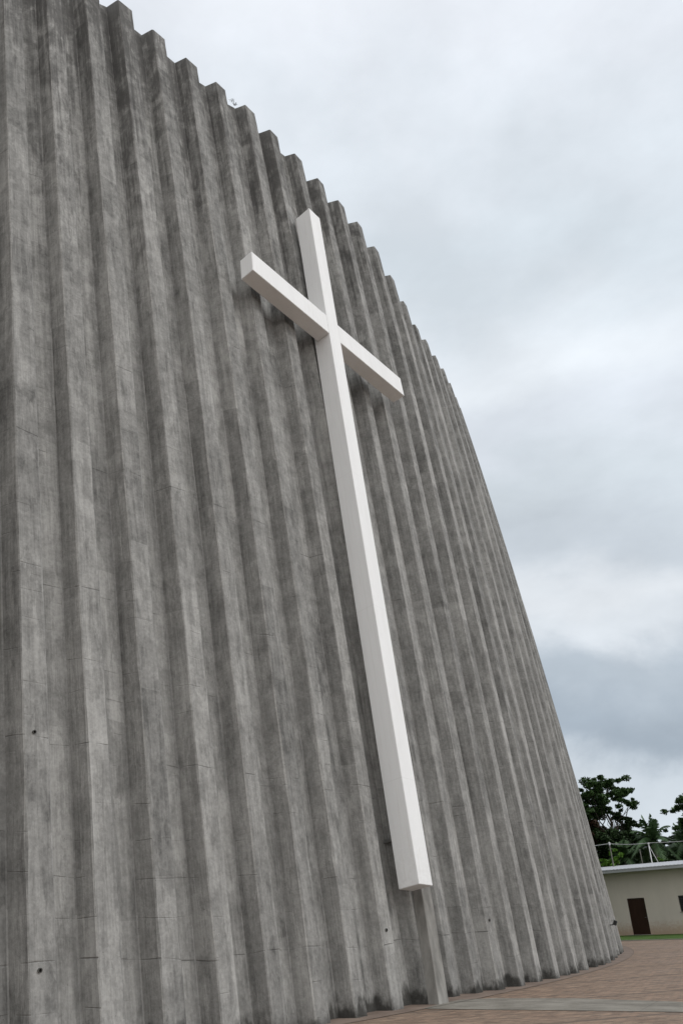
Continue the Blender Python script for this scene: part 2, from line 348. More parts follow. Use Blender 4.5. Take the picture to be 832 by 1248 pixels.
for i in range(I0, I1+1):
    jw = 1+rng.uniform(-.09, .09); jd = 1+rng.uniform(-.10, .12); seed = i*3.71
    if i > 9: jd *= 1.16; jw *= .90
    if i == 8: jd = 1.0; jw = .9
    if i == 9: jw = .95; jd = .9
    V = []; prof = []; ins = []
    for k in range(NT+1):
        t = k/NT
        P, T, Nn = frame(i, t)
        z = P.z
        lift = math.floor(z/3.3+.3*nz(i, 0, 0))
        wob = .014*nz(seed, z*.35, 0)+.009*nz(seed, z*1.4, 5)+.014*nz(i*1.3, lift*7.7, 2)
        wob2 = .016*nz(seed+9, z*.3, 0)+.009*nz(seed+9, z*1.5, 5)+.015*nz(i*1.3, lift*5.1, 9)
        wf = (.4014+(.6122-.4014)*t)*jw; d = (.283+(.55-.283)*t)*jd + (.10 if i < 9 else .03)*(1-t) ; s = .1326+(.22-.1326)*t
        sr = .10+.08*t
        # chipped arrises
        ch = .016+max(0, nz(seed, z*2.1, 3))*.03+max(0, nz(seed, z*6, 7)-.25)*.05
        ch2 = .016+max(0, nz(seed+4, z*2.1, 3))*.03+max(0, nz(seed+4, z*6, 7)-.25)*.05
        a = P + T*wob; b = P + T*(wf+wob2)
        il = P - Nn*d - T*(s-wob*.5); ir = P + T*(wf+sr+wob2*.5) - Nn*d
        eL = (a-il).normalized(); eR = (b-ir).normalized()
        row = [il - Nn*.12, a-eL*ch, a+T*ch, b-T*ch2, b-eR*ch2, ir - Nn*.12]
        V += row; ins.append((il, ir))
        prof.append(row)
    inner[i] = ins
    n = 6; Fc = []; uv = []
    zs = [r_[2].z for r_ in prof]
    for k in range(NT):
        for j in range(n-1):
            Fc.append((k*n+j, k*n+j+1, (k+1)*n+j+1, (k+1)*n+j))
            w_ = (prof[k][j+1]-prof[k][j]).length
            fid = {0: 0, 1: 0, 2: 1, 3: 2, 4: 2}[j]; base = ((i+40)*4+fid)*3.0+.5
            u0 = base + (0 if j in (0, 2, 3) else .45); u1 = u0+w_
            if j == 2: u0, u1 = base, base+w_
            uv.append(((u0, zs[k]), (u1, zs[k]), (u1, zs[k+1]), (u0, zs[k+1])))
    # top cap and a back closing face so the rib is solid
    tl = NT*n
    Fc.append((tl, tl+1, tl+2, tl+3, tl+4, tl+5)); uv.append([(((i+40)*4+3)*3.0+.2*q, zs[-1]+.1*q) for q in range(6)])
    for k in range(NT):
        Fc.append((k*n+5, k*n, (k+1)*n, (k+1)*n+5)); uv.append([(0, 0)]*4)
    o = pymesh('rib', [q-inv for q in V], Fc, CONC, cathedral, uv)
# the wall behind the ribs, one curved shell with a thickness
V = []; Fc = []; uv = []
cols = []
ids = list(range(I0, I1+1))
for i in ids:
    for side in (0, 1):
        cols.append((i, side))
nc = len(cols)
for k in range(NT+1):
    for (i, side) in cols:
        V.append(inner[i][k][side]-inv)
for k in range(NT):
    for c_ in range(nc-1):
        i, side = cols[c_]
        if side == 1:
            Fc.append((k*nc+c_, k*nc+c_+1, (k+1)*nc+c_+1, (k+1)*nc+c_))
            w_ = (inner[cols[c_+1][0]][k][0]-inner[i][k][1]).length; b_ = ((i+40)*4+3)*3.0+.5; z0 = V[k*nc+c_].z; z1 = V[(k+1)*nc+c_].z
            uv.append(((b_, z0), (b_+w_, z0), (b_+w_, z1), (b_, z1)))
        else:
            Fc.append((k*nc+c_, k*nc+c_+1, (k+1)*nc+c_+1, (k+1)*nc+c_)); uv.append([(0, 0)]*4)
# parapet top and inner face
off = len(V)
for c_ in range(nc):
    q = V[NT*nc+c_]; d = Vector((q.x, q.y, 0)).normalized()
    V.append(q-d*.45); V.append(q-d*.45-Vector((0, 0, 1.2)))
for c_ in range(nc-1):
    a = NT*nc+c_; Fc.append((a, a+1, off+2*(c_+1), off+2*c_)); uv.append([(V[a].x*.3, V[a].y*.3)]*4)
    Fc.append((off+2*c_, off+2*(c_+1), off+2*(c_+1)+1, off+2*c_+1)); uv.append([(0, 0)]*4)
wall = pymesh('wall', V, Fc, CONC, cathedral, uv)
# roof deck and plain rear enclosure (the far side of the plan)
tp = [V[off+2*c_+1] for c_ in range(nc)]
backp = [Vector((tp[-1].x-34, tp[-1].y+4, tp[-1].z)), Vector((tp[0].x-30, tp[0].y+22, tp[0].z))]
RV = list(tp)+backp; roofm = simple('roof_screed', (.2, .195, .18), (.28, .27, .25), .5, .9)
pymesh('roof', RV, [list(range(len(RV)))], roofm, cathedral)
ring = [V[NT*nc+nc-1]]+backp+[V[NT*nc]]; low = [V[nc-1], Vector((backp[0].x, backp[0].y, 0)), Vector((backp[1].x, backp[1].y, 0)), V[0]]
pymesh('rear_wall', ring+low, [(q, q+1, q+5, q+4) for q in range(3)], CONC, cathedral, [[(q*11, 0), (q*11+11, 0), (q*11+11, 34), (q*11, 34)] for q in range(3)])

# slim pier standing under the foot of the cross
PB = Vector((1.64, 20.37, 0)); PT = Vector((.58203, .81317, 0)); PN = Vector((.81317, -.58203, 0))
def pier_pt(x, d, z): return PB + PT*(x + .08*z) - PN*(d+.145*z) + Vector((0, 0, z)) - inv
V = []; Fc = []; uv = []
for k in range(13):
    z = 2.50*k/12; jt = .004*nz(z*3, 1, 0)
    for x, d in ((0, .80), (0, .012), (.012, 0), (.43-.012, 0), (.43, .012), (.43, .80)): V.append(pier_pt(x+jt, d, z))
for k in range(12):
    for j in range(5):
        Fc.append((k*6+j, k*6+j+1, (k+1)*6+j+1, (k+1)*6+j)); u0 = (500+(0 if j < 2 else 1 if j == 2 else 2))*3+.3; w_ = [.79, .02, .43, .02, .79][j]
        z0, z1 = V[k*6].z, V[(k+1)*6].z; uv.append(((u0, z0), (u0+w_, z0), (u0+w_, z1), (u0, z1)))
Fc.append(tuple(72+q for q in range(6))); uv.append([(0, 0)]*6)
PALEC = simple('pale_smooth_concrete', (.13, .126, .118), (.36, .35, .33), 3.0, .88, (1, 1, .35), .8)
pymesh('pier', V, Fc, PALEC, cathedral, uv)

# soldier-course border following the wall foot
def border(name, i0, i1, d0, d1, z0, mat, step=.5):
    V = []; Fc = []
    i = i0
    while i <= i1:
        P, T, Nn = frame(i, 0)
        th = math.atan2(P.y-CY, P.x-CX); rr = WR0
        for d in (d0, d1): V.append((CX+(rr+d)*math.cos(th), CY+(rr+d)*math.sin(th), z0))
        i += step
    for k in range(len(V)//2-1): Fc.append((2*k, 2*k+1, 2*k+3, 2*k+2))
    return pymesh(name, V, Fc, mat)
BORD = simple('border_brick', (.15, .112, .09), (.26, .20, .165), 1.6, .85)
tag(border('foot_paving', I0, I1, -1.2, .42, .004, BORD), kind='structure')
tag(border('foot_kerb', I0, I1,   .42, .455, .008, simple('kerb_brick', (.13, .10, .08), (.2, .155, .125), 3, .85)), kind='structure')
# walkway: ends against the border
wk = [(1.75, 20.62), (2.2, 21.32), (2.95, 21.27), (4.61, 20.31), (6.31, 18.44), (8.6, 16.0), (13.5, 10.5), (12.4, 9.3), (7.9, 14.2), (5.66, 16.66), (4.0, 17.79), (2.56, 18.67), (1.2, 19.55)]
tag(sheet('walkway', wk, .008, wm.m), kind='structure')

# drain holes in the concrete
HOLE = simple('hole_dark', (.008, .008, .008), (.02, .018, .016), 5, .9); PIPE = simple('drain_pipe_plastic', (.05, .05, .05), (.09, .088, .08), 5, .6)
def drain(i, z, frac, r=.034):
    t = z/rim_h(i); P, T, Nn = frame(i, t); wf = .4014+(.6122-.4014)*t
    p = P+T*wf*frac
    h = empty('drain_hole', p-inv, 0); h.parent = cathedral; 
    bm = bmesh.new()
    rad = Nn.to_track_quat('Z', 'Y').to_matrix()
    for k in range(1):
        # pipe stub as a ring
        seg = 14; rings = []
        for rr_, zz in ((r*.72, -.05), (r*.72, .028), (r, .028), (r, -.05)):
            rings.append([bm.verts.new(rad @ Vector((rr_*math.cos(2*math.pi*a/seg), rr_*math.sin(2*math.pi*a/seg), zz))) for a in range(seg)])
        for a in range(3):
            for b in range(seg): bm.faces.new((rings[a][b], rings[a][(b+1) % seg], rings[a+1][(b+1) % seg], rings[a+1][b]))
    bm_obj('pipe_stub', bm, PIPE, h)
    bm = bmesh.new(); bmesh.ops.create_circle(bm, cap_ends=True, segments=14, radius=r*.73)
    bmesh.ops.transform(bm, matrix=Matrix.Translation(Nn*.006) @ rad.to_4x4(), verts=bm.verts); bm_obj('opening', bm, HOLE, h)
DR = [(0, 4.75, .45), (0, 1.22, .40), (7, 1.5, .45), (11, 1.6, .4)]
for a in DR: drain(*a)

# ------------------------------------------------------------------ the cross
CT = Vector((.6177, .78425, -.05824)).normalized(); CA = Vector((-.08031, .13657, .98737)).normalized(); CN = Vector((.7823, -.60522, .14734)).normalized()
cross = empty('wall_cross', (1.376, 19.93, 2.401)); tag(cross, 'tall white painted cross mounted on the fluted concrete church wall', 'cross')
CA = (CA-CN*CA.dot(CN)).normalized(); RM = Matrix((CN.cross(CA)*-1, -CN, CA)).transposed()        # local x along, y into the wall, z up
assert RM.determinant() > 0 and (RM.col[0]-CT).length < .1
cross.rotation_euler = RM.to_euler()
W_, D_, HH = .70, .565, 26.817; LA, RA, AZ, AH = 3.956, 4.045, 18.817, 1.016
def cbox(name, x0, x1, y0, y1, z0, z1, sub):
    bm = bmesh.new(); bm_box(bm, Vector(((x0+x1)/2, (y0+y1)/2, (z0+z1)/2)), (x1-x0, y1-y0, z1-z0))
    return bm_obj(name, bm, WHITE, cross, bevel=.014)
bm = bmesh.new(); bm_box(bm, Vector((W_/2, D_/2, HH/2)), (W_, D_, HH))
for v_ in bm.verts:                       # the upright is a little slimmer at its foot
    top_ = v_.co.z > HH/2
    if v_.co.x > W_/2: v_.co.x = .70 if top_ else .56
    if v_.co.y > D_/2: v_.co.y = .76 if top_ else .585
bm_obj('upright', bm, WHITE, cross, bevel=.009)
cbox('arm', -LA, -.002,   .004, D_-.004, AZ, AZ+AH, 4)
cbox('arm', .652, W_+RA,   .004, D_-.004, AZ, AZ+AH, 4)
steel = simple('galvanised_steel', (.22, .22, .22), (.34, .34, .33), 8, .5, metal=.6)
for (x, z) in [(W_/2, 1.2), (W_/2, 7), (W_/2, 13), (W_/2, 18), (W_/2+.1, 22)]:
    bm = bmesh.new(); bm_box(bm, Vector((x, D_+.32, z)), (.08, .5, .08)); bm_obj('bracket', bm, steel, cross, bevel=.006)

# ------------------------------------------------------------------ wall lamp near the right end
P, T, Nn = frame(22, 1.2/rim_h(22))
lp = P + T*.2
lamp = empty('wall_lamp', lp); tag(lamp, 'small dark floodlight fixed low on the fluted wall near its far right end', 'lamp')
lamp.rotation_euler = (0, 0, math.atan2(Nn.y, Nn.x)); lamp.scale = (.72, .72, .72)
black = simple('black_powder_coat', (.012, .012, .012), (.03, .03, .03), 6, .45, bump=0)
glass = simple('lamp_lens', (.25, .26, .27), (.33, .34, .34), 6, .15, bump=0, spec=.5)
bm = bmesh.new(); bm_tube(bm, [(-.02, 0, 0), (.16, 0, 0), (.22, 0, .04)], [.025]*3, 8); bm_obj('bracket', bm, black, lamp)
bm = bmesh.new(); bm_box(bm, Vector((.33, 0, .10)), (.20, .38, .26), Matrix.Rotation(R(25), 3, 'Y')); bm_obj('housing', bm, black, lamp, bevel=.02)
bm = bmesh.new(); bm_box(bm, Vector((.33, 0, .10))+Matrix.Rotation(R(25), 3, 'Y') @ Vector((.104, 0, 0)), (.012, .30, .19), Matrix.Rotation(R(25), 3, 'Y')); bm_obj('lens', bm, glass, lamp)

# ------------------------------------------------------------------ outbuilding
house = empty('outbuilding', B0, math.atan2(Dh.y, Dh.x)); tag(house, 'low cream rendered outbuilding with pale flat roof edge beyond the terrace', 'building')
# local x along the facade, local y = into the building (left of x); facade at y = 0, outwards is -y
HM = Mat('cream_render', .85, .25); g = HM.n('ShaderNodeTexCoord').outputs['Object']
z = HM.n('ShaderNodeSeparateXYZ', {0: g}).outputs[2]
q1 = HM.noise(HM.map(g, (1, 1, .35)), .8, 6, .65); q2 = HM.noise(g, 5, 5, .7)
c = HM.mix(HM.rng(q1, .3, .7, 0, 1), (.76, .695, .64), (.68, .62, .57))
sp = HM.rng(HM.math('ADD', z, HM.math('MULTIPLY', HM.rng(q2, .3, .7, -1, 1), .30)), .1, 1.15, 1, 0, True)
c = HM.mix(HM.math('MULTIPLY', sp, .60), c, (.44, .27, .15)); HM.col(c); HM.bump(q2, .2, .01)
HX0, HX1, HD, HH_ = -16.0, 30.0, 9.0, 4.72
def hbox(name, x0, x1, y0, y1, z0, z1, mat, parent=house, bevel=0):
    bm = bmesh.new(); bm_box(bm, Vector(((x0+x1)/2, (y0+y1)/2, (z0+z1)/2)), (x1-x0, y1-y0, z1-z0)); return bm_obj(name, bm, mat, parent, bevel=bevel)
def openwall(x0, x1, z1, th, holes):
    """facade panel with real openings"""
    bm = bmesh.new(); xs = sorted({x0, x1, *[h[0] for h in holes], *[h[1] for h in holes]}); zs = sorted({0, z1, *[h[2] for h in holes], *[h[3] for h in holes]})
    for a, b in zip(xs, xs[1:]):
        run = None
        for c_, d in zip(zs, zs[1:]):
            inside = any(h[0] <= (a+b)/2 <= h[1] and h[2] <= (c_+d)/2 <= h[3] for h in holes)
            if inside: continue
            bm_box(bm, Vector(((a+b)/2, th/2, (c_+d)/2)), (b-a, th, d-c_))
    bmesh.ops.remove_doubles(bm, verts=bm.verts, dist=.0005)
    ks = {}
    for f in bm.faces:
        k_ = tuple(sorted(v.index for v in f.verts)); ks.setdefault(k_, []).append(f)
    return bm
doors = [(-.73, .75), (14.0, 15.5)]; wins = [(3.53, 5.1), (7.4, 9.0), (18.5, 20.1), (-8.5, -6.9)]
holes = [(a, b, .05, 2.70) for a, b in doors]+[(a, b, 1.54, 2.70) for a, b in wins]
def wall_grid(x0, x1, z0, z1, holes, th):
    V = []; Fc = []; idx = {}
    xs = sorted({x0, x1, *[h[0] for h in holes], *[h[1] for h in holes]}); zs = sorted({z0, z1, *[h[2] for h in holes], *[h[3] for h in holes]})
    def vid(x, y, z):
        k = (round(x, 4), round(y, 4), round(z, 4))
        if k not in idx: idx[k] = len(V); V.append(k)
        return idx[k]
    for a, b in zip(xs, xs[1:]):
        for c_, d in zip(zs, zs[1:]):
            if any(h[0] <= (a+b)/2 <= h[1] and h[2] <= (c_+d)/2 <= h[3] for h in holes): continue
            Fc.append((vid(a, 0, c_), vid(b, 0, c_), vid(b, 0, d), vid(a, 0, d))); Fc.append((vid(a, th, c_), vid(a, th, d), vid(b, th, d), vid(b, th, c_)))
    for x0_, x1_, z0_, z1_ in holes:
        Fc.append((vid(x0_, 0, z0_), vid(x0_, 0, z1_), vid(x0_, th, z1_), vid(x0_, th, z0_))); Fc.append((vid(x1_, 0, z0_), vid(x1_, th, z0_), vid(x1_, th, z1_), vid(x1_, 0, z1_)))
        Fc.append((vid(x0_, 0, z1_), vid(x1_, 0, z1_), vid(x1_, th, z1_), vid(x0_, th, z1_))); Fc.append((vid(x0_, 0, z0_), vid(x0_, th, z0_), vid(x1_, th, z0_), vid(x1_, 0, z0_)))
    return V, Fc
V, Fc = wall_grid(HX0, HX1, 0, HH_, holes, .25)
for (x0, x1, y0, y1) in [(HX0, HX0+.25, .25, HD), (HX1-.25, HX1, .25, HD), (HX0, HX1, HD, HD+.25)]:
    k = len(V); V += [(x0, y0, 0), (x1, y0, 0), (x1, y1, 0), (x0, y1, 0), (x0, y0, HH_), (x1, y0, HH_), (x1, y1, HH_), (x0, y1, HH_)]
    Fc += [(k, k+1, k+5, k+4), (k+1, k+2, k+6, k+5), (k+2, k+3, k+7, k+6), (k+3, k, k+4, k+7)]
pymesh('wall', V, Fc, HM.m, house)
DOORM = simple('dark_brown_door_paint', (.026, .012, .008), (.046, .021, .014), 3, .45, (1, 1, .3), .1)
for a, b in doors:
    d = empty('door', ((a+b)/2, .10, .05)); d.parent = house
    wd = (b-a)
    hbox('door_leaf', -wd/2+.06, wd/2-.06, 0, .05, .02, 2.58, DOORM, d)
    for zz0, zz1 in ((.2, 1.12), (1.32, 2.4)):
        hbox('door_panel', -wd/2+.20, wd/2-.20, -.02, -.001, zz0, zz1, DOORM, d, .008)
    hbox('frame', -wd/2+.002, -wd/2+.06, -.04, .06, 0, 2.645, DOORM, d); hbox('frame', wd/2-.06, wd/2-.002, -.04, .06, 0, 2.645, DOORM, d); hbox('frame', -wd/2+.06, wd/2-.06, -.04, .06, 2.585, 2.645, DOORM, d)
    bm = bmesh.new(); bm_tube(bm, [(wd/2-.15, -.005, 1.22), (wd/2-.15, -.06, 1.22), (wd/2-.28, -.06, 1.22)], [.012]*3, 8); bm_obj('handle', bm, steel, d)
WGL = Mat('dark_window_glass', .12, .5); WGL.col((.018, .02, .022)); 
FRM = simple('window_frame_metal', (.05, .045, .04), (.08, .075, .065), 5, .5)
for a, b in wins:
    wd = b-a; wnd = empty('window', ((a+b)/2, .12, 1.54)); wnd.parent = house
    hbox('pane', -wd/2+.04, wd/2-.04, 0, .012, .04, 1.12, WGL.m, wnd)
    bm = bmesh.new()
    for x in (-wd/2+.025, wd/2-.025, 0): bm_box(bm, Vector((x, -.012, .58)), (.045, .05, 1.15))
    for zz in (.025, 1.135): bm_box(bm, Vector((0, -.0125, zz)), (wd-.1, .045, .045))
    bm_obj('frame', bm, FRM, wnd)
    bm = bmesh.new()
    for q in range(9): bm_box(bm, Vector((0, -.05, .10+q*.12)), (wd-.08, .012, .014))
    bm_obj('grille', bm, FRM, wnd)
    hbox('sill', -wd/2-.06, wd/2+.06, -.20, -.03, -.05, -.002, STONE, wnd)
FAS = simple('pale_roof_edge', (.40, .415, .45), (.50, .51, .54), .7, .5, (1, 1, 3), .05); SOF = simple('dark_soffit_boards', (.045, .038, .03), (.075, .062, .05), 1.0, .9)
# mono-pitch sheet-metal roof, low at the front
rx0, rx1, ry0, ry1, rz0, rz1 = HX0-.9, HX1+.9, -1.3, HD+1.1, HH_+.16, HH_+1.0
bm = bmesh.new(); nr = 150
vv = []
for k in range(nr*2+1):
    x = rx0+(rx1-rx0)*k/(nr*2); h = .028 if k % 2 else 0
    vv.append([bm.verts.new((x, ry0, rz0+h)), bm.verts.new((x, ry1, rz1+h)), bm.verts.new((x, ry1, rz1-.05)), bm.verts.new((x, ry0, rz0-.05))])
for k in range(nr*2):
    for q in range(4): bm.faces.new((vv[k][q], vv[k+1][q], vv[k+1][(q+1) % 4], vv[k][(q+1) % 4]))
bm.faces.new(vv[0]); bm.faces.new(vv[-1][::-1])
bmesh.ops.recalc_face_normals(bm, faces=bm.faces)
rf = bm_obj('roof', bm, FAS, house)
hbox('fascia', rx0+.02, rx1-.02, ry0+.03, ry0+.06, rz0-.24, rz0-.055, FAS, rf)
hbox('soffit', HX0-.85, HX1+.85, -1.22, -.004, HH_-.03, HH_-.001, SOF, rf)
for x0_ in (HX0+.002, HX1-.252):
    bm = bmesh.new()
    vs_ = [bm.verts.new((x0_+dx, y, z)) for dx in (0, .25) for y, z in ((.002, HH_+.001), (HD+.24, HH_+.001), (HD+.24, HH_+.85), (.002, HH_+.12))]
    bm.faces.new(vs_[:4]); bm.faces.new(vs_[4:][::-1])
    for q in range(4): bm.faces.new((vs_[q], vs_[(q+1) % 4], vs_[4+(q+1) % 4], vs_[4+q]))
    bm_obj('gable', bm, HM.m, house)
hbox('doorstep', -1.0, 1.0, -.45, -.001, .0, .05, STONE)

# ------------------------------------------------------------------ vegetation
LEAF = {
 'dark': foliage('dark_tropical_leaves', (.018, .036, .014), (.034, .066, .022), (.062, .115, .036)),
 'mid': foliage('green_leaves', (.028, .058, .018), (.052, .105, .03), (.085, .16, .045)),
 'red': foliage('reddish_leaves', (.04, .022, .016), (.065, .034, .022), (.07, .075, .032)),
 'bright': foliage('bright_green_leaves', (.07, .16, .018), (.13, .27, .03), (.19, .36, .05)),
 'palm': foliage('palm_leaves', (.036, .070, .030), (.06, .115, .044), (.09, .16, .06)),
}
def leaf_cluster(V, Fc, c, r, n, size, rg, flat=.6):
    for _ in range(n):
        d = Vector((rg.gauss(0, 1), rg.gauss(0, 1), rg.gauss(0, 1)))
        if d.length < 1e-3: continue
        d.normalize(); p = c + Vector((d.x, d.y, d.z*flat))*r*(rg.random()**.45)
        a = Vector((rg.gauss(0, 1), rg.gauss(0, 1), rg.gauss(0, .5))).normalized(); nrm = Vector((rg.gauss(0, .5), rg.gauss(0, .5), 1)).normalized()
        b = nrm.cross(a)
        if b.length < .05: continue
        b.normalize(); s = size*rg.uniform(.6, 1.3); k = len(V)
        V += [p-a*s, p-b*s*.42+nrm*s*.08, p+a*s, p+b*s*.42-nrm*s*.08]
        Fc.append((k, k+1, k+2, k+3))
def branch_path(rg, a, b, n=5, wig=.08):
    a = Vector(a); b = Vector(b); L_ = (b-a).length
    return [a.lerp(b, k/n) + Vector((rg.gauss(0, 1), rg.gauss(0, 1), rg.gauss(0, .4)))*L_*wig*math.sin(math.pi*k/n) + Vector((0, 0, L_*.06*math.sin(math.pi*k/n))) for k in range(n+1)]
def make_tree(name, label, cat, base, H, clumps, leafmat, rg, trunk_r=.3, group=None, fork=.45, leaf=.30, dens=1.0, bark=None):
    """clumps: list of (offset from base, radius, leafset); every clump sits at the end of its own limb"""
    bark = bark or BARK
    t = empty(name, base); tag(t, label, cat, group)
    top = Vector((rg.uniform(-.3, .3), rg.uniform(-.3, .3), H*fork))
    bm = bmesh.new(); path = branch_path(rg, (0, 0, -.2), top, 6, .02)
    mainc = max(clumps, key=lambda q: q[0][2]); path2 = branch_path(rg, top, Vector(mainc[0]), 5, .04)
    full = path+path2[1:]
    rad = [trunk_r*(1.25 if k == 0 else 1)*(1-.85*k/(len(full)-1)) for k in range(len(full))]
    bm_tube(bm, full, rad, 9); bm_obj('trunk', bm, bark, t, True)
    bm = bmesh.new()
    for c_ in clumps:
        if c_ is mainc: continue
        c = Vector(c_[0]); f = rg.uniform(.35, .8); k = max(1, min(len(full)-2, int(f*len(full)*min(1, c.z/H))))
        while full[k].z > c.z-.3 and k > 3: k -= 1
        pth = branch_path(rg, full[k], c, 5, .07); r0 = rad[k]*.36
        bm_tube(bm, pth, [r0*(1-.8*q/5)+.02 for q in range(6)], 6)
        for s_ in range(3):
            e_ = c+Vector((rg.gauss(0, 1), rg.gauss(0, 1), rg.gauss(0, .6)))*c_[1]*.55
            bm_tube(bm, branch_path(rg, pth[3], e_, 3, .08), [r0*.4+.01, r0*.3+.01, r0*.2+.01, .01], 5)
    bm_obj('limbs', bm, bark, t, True)
    sets = {}
    for c_ in clumps:
        c = Vector(c_[0]); r = c_[1]; mt = c_[2] if len(c_) > 2 else leafmat
        V, Fc = sets.setdefault(mt, ([], []))
        for s_ in range(max(5, int(13*r))):
            cc = c+Vector((rg.gauss(0, 1), rg.gauss(0, 1), rg.gauss(0, .55)))*r*.62
            leaf_cluster(V, Fc, cc, r*rg.uniform(.16, .50), int(88*dens*max(.6, r)), leaf*.78, rg, .6)
    for mt, (V, Fc) in sets.items(): pymesh('crown', V, Fc, LEAF[mt], t)
    return t
rg = random.Random(11)
# tall spreading tree: clump heights read off its own silhouette
tc_ = [((-4.2, 0, 10.2), 1.1, 'mid'), ((-2.6, .5, 12.3), 1.2, 'mid'), ((-1.2, -.5, 13.6), 1.2, 'mid'), ((.3, 0, 14.6), 1.15, 'mid'), ((1.3, .4, 14.9), .9, 'mid'), ((2.5, 0, 13.9), .8, 'mid'), ((3.0, -.4, 12.6), .7, 'mid'),
       ((-3.6, -.6, 11.6), 1.0, 'dark'), ((-1.5, 1, 11.7), 1.2, 'dark'), ((-4.6, .4, 12.0), .8, 'red'), ((-3.9, 1, 8.6), 1.1, 'red'), ((-2.3, -.5, 9.6), 1.2, 'red'), ((-3.0, .2, 7.3), .9, 'red'), ((-.6, .6, 9.8), 1.2, 'dark'),
       ((2.2, .3, 10.9), .7, 'dark'), ((1.2, -.6, 9.0), 1.3, 'dark'), ((.9, .5, 7.8), 1.3, 'dark'), ((2.9, 0, 10.4), .55, 'dark'), ((-.1, 0, 12.9), .9, 'dark'), ((1.6, .3, 11.2), .55, 'dark'), ((-.8, -.8, 8.4), 1.2, 'dark'), ((-1.9, .6, 10.8), 1.0, 'mid'), ((.6, -.3, 12.0), .7, 'mid'), ((-3.3, .3, 13.0), .8, 'mid')]
make_tree('spreading_tree', 'tallest spreading tree with airy tiered crown rising beside the wall edge', 'tree', (27.9, 95, 0), 14.5, [(c_[0], c_[1]*1.38, *c_[2:]) for c_ in tc_], 'dark', rg, .34, fork=.5, leaf=.25, dens=1.5)
def crown(rg, H, Wd, n, r0, r1, low=.35):
    o = []
    for _ in range(n):
        a = rg.uniform(0, 2*math.pi); z = rg.uniform(low, 1); k = math.sqrt(max(0.05, 1-((z-low)/(1-low)*1.0-.35)**2*1.6))
        o.append(((Wd*k*math.cos(a)*rg.uniform(.3, 1), Wd*k*math.sin(a)*rg.uniform(.3, 1), H*z), rg.uniform(r0, r1)))
    return o
GB = 'trees behind the outbuilding'
for lab, (x, y), H, Wd, lf, n in [
    ('dark bushy tree directly against the end of the concrete wall', (24.6, 92), 8.6, 3.2, 'dark', 16),
    ('low dense dark tree behind the roof between wall edge and palm', (29.8, 97), 9.4, 3.4, 'dark', 18),
    ('dark rounded tree standing behind the tall palm', (34.8, 100), 10.0, 3.4, 'dark', 18),
    ('broad dark tree behind the outbuilding at the right picture edge', (39.5, 99), 10.6, 3.8, 'dark', 20),
    ('green leafy tree cut by the right picture edge, taller than the palms', (36.2, 88), 12.6, 3.0, 'mid', 18)]:
    make_tree('broadleaf_tree', lab, 'tree', (x, y, 0), H, crown(rg, H, Wd, n, .9, 1.5, .28), lf, rg, .26, GB, leaf=.30, dens=.75)
OUTL = {16: 'dark evergreen tree hidden just behind the concrete wall', 8: 'broad dark evergreen tree deep behind the concrete wall', 46: 'green bushy tree at the far side of the outbuilding', 51: 'dark evergreen tree beyond the far end of the outbuilding roof', 57: 'last dark tree at the outbuilding end of the row', 20: 'low evergreen tree behind the far edge of the concrete wall'}
for (x, y), H, Wd, lf in [((16, 99), 9, 3.6, 'dark'), ((8, 104), 10, 4, 'dark'), ((45.5, 95), 11, 3.8, 'mid'), ((51, 90), 10, 3.8, 'dark'), ((57, 86), 11, 4, 'dark'), ((20.5, 96), 8, 3.0, 'dark')]:
    make_tree('broadleaf_tree', OUTL[(round(x))], 'tree', (x, y, 0), H, crown(rg, H, Wd, 15, 1.1, 1.7, .28), lf, rg, .26, GB, leaf=.36, dens=.5)
# undergrowth belt
V, Fc = [], []
for _ in range(420):
    a = rg.uniform(-22, 44); b = rg.uniform(-32, -14.5); q = hp(a, b); leaf_cluster(V, Fc, Vector((q.x, q.y, rg.uniform(1.5, 6.0+(-b-14)*.17))), rg.uniform(.9, 1.6), 70, .34, rg)
o = pymesh('undergrowth', V, Fc, LEAF['dark']); tag(o, 'dark mass of undergrowth behind the outbuilding', 'undergrowth', kind='stuff')

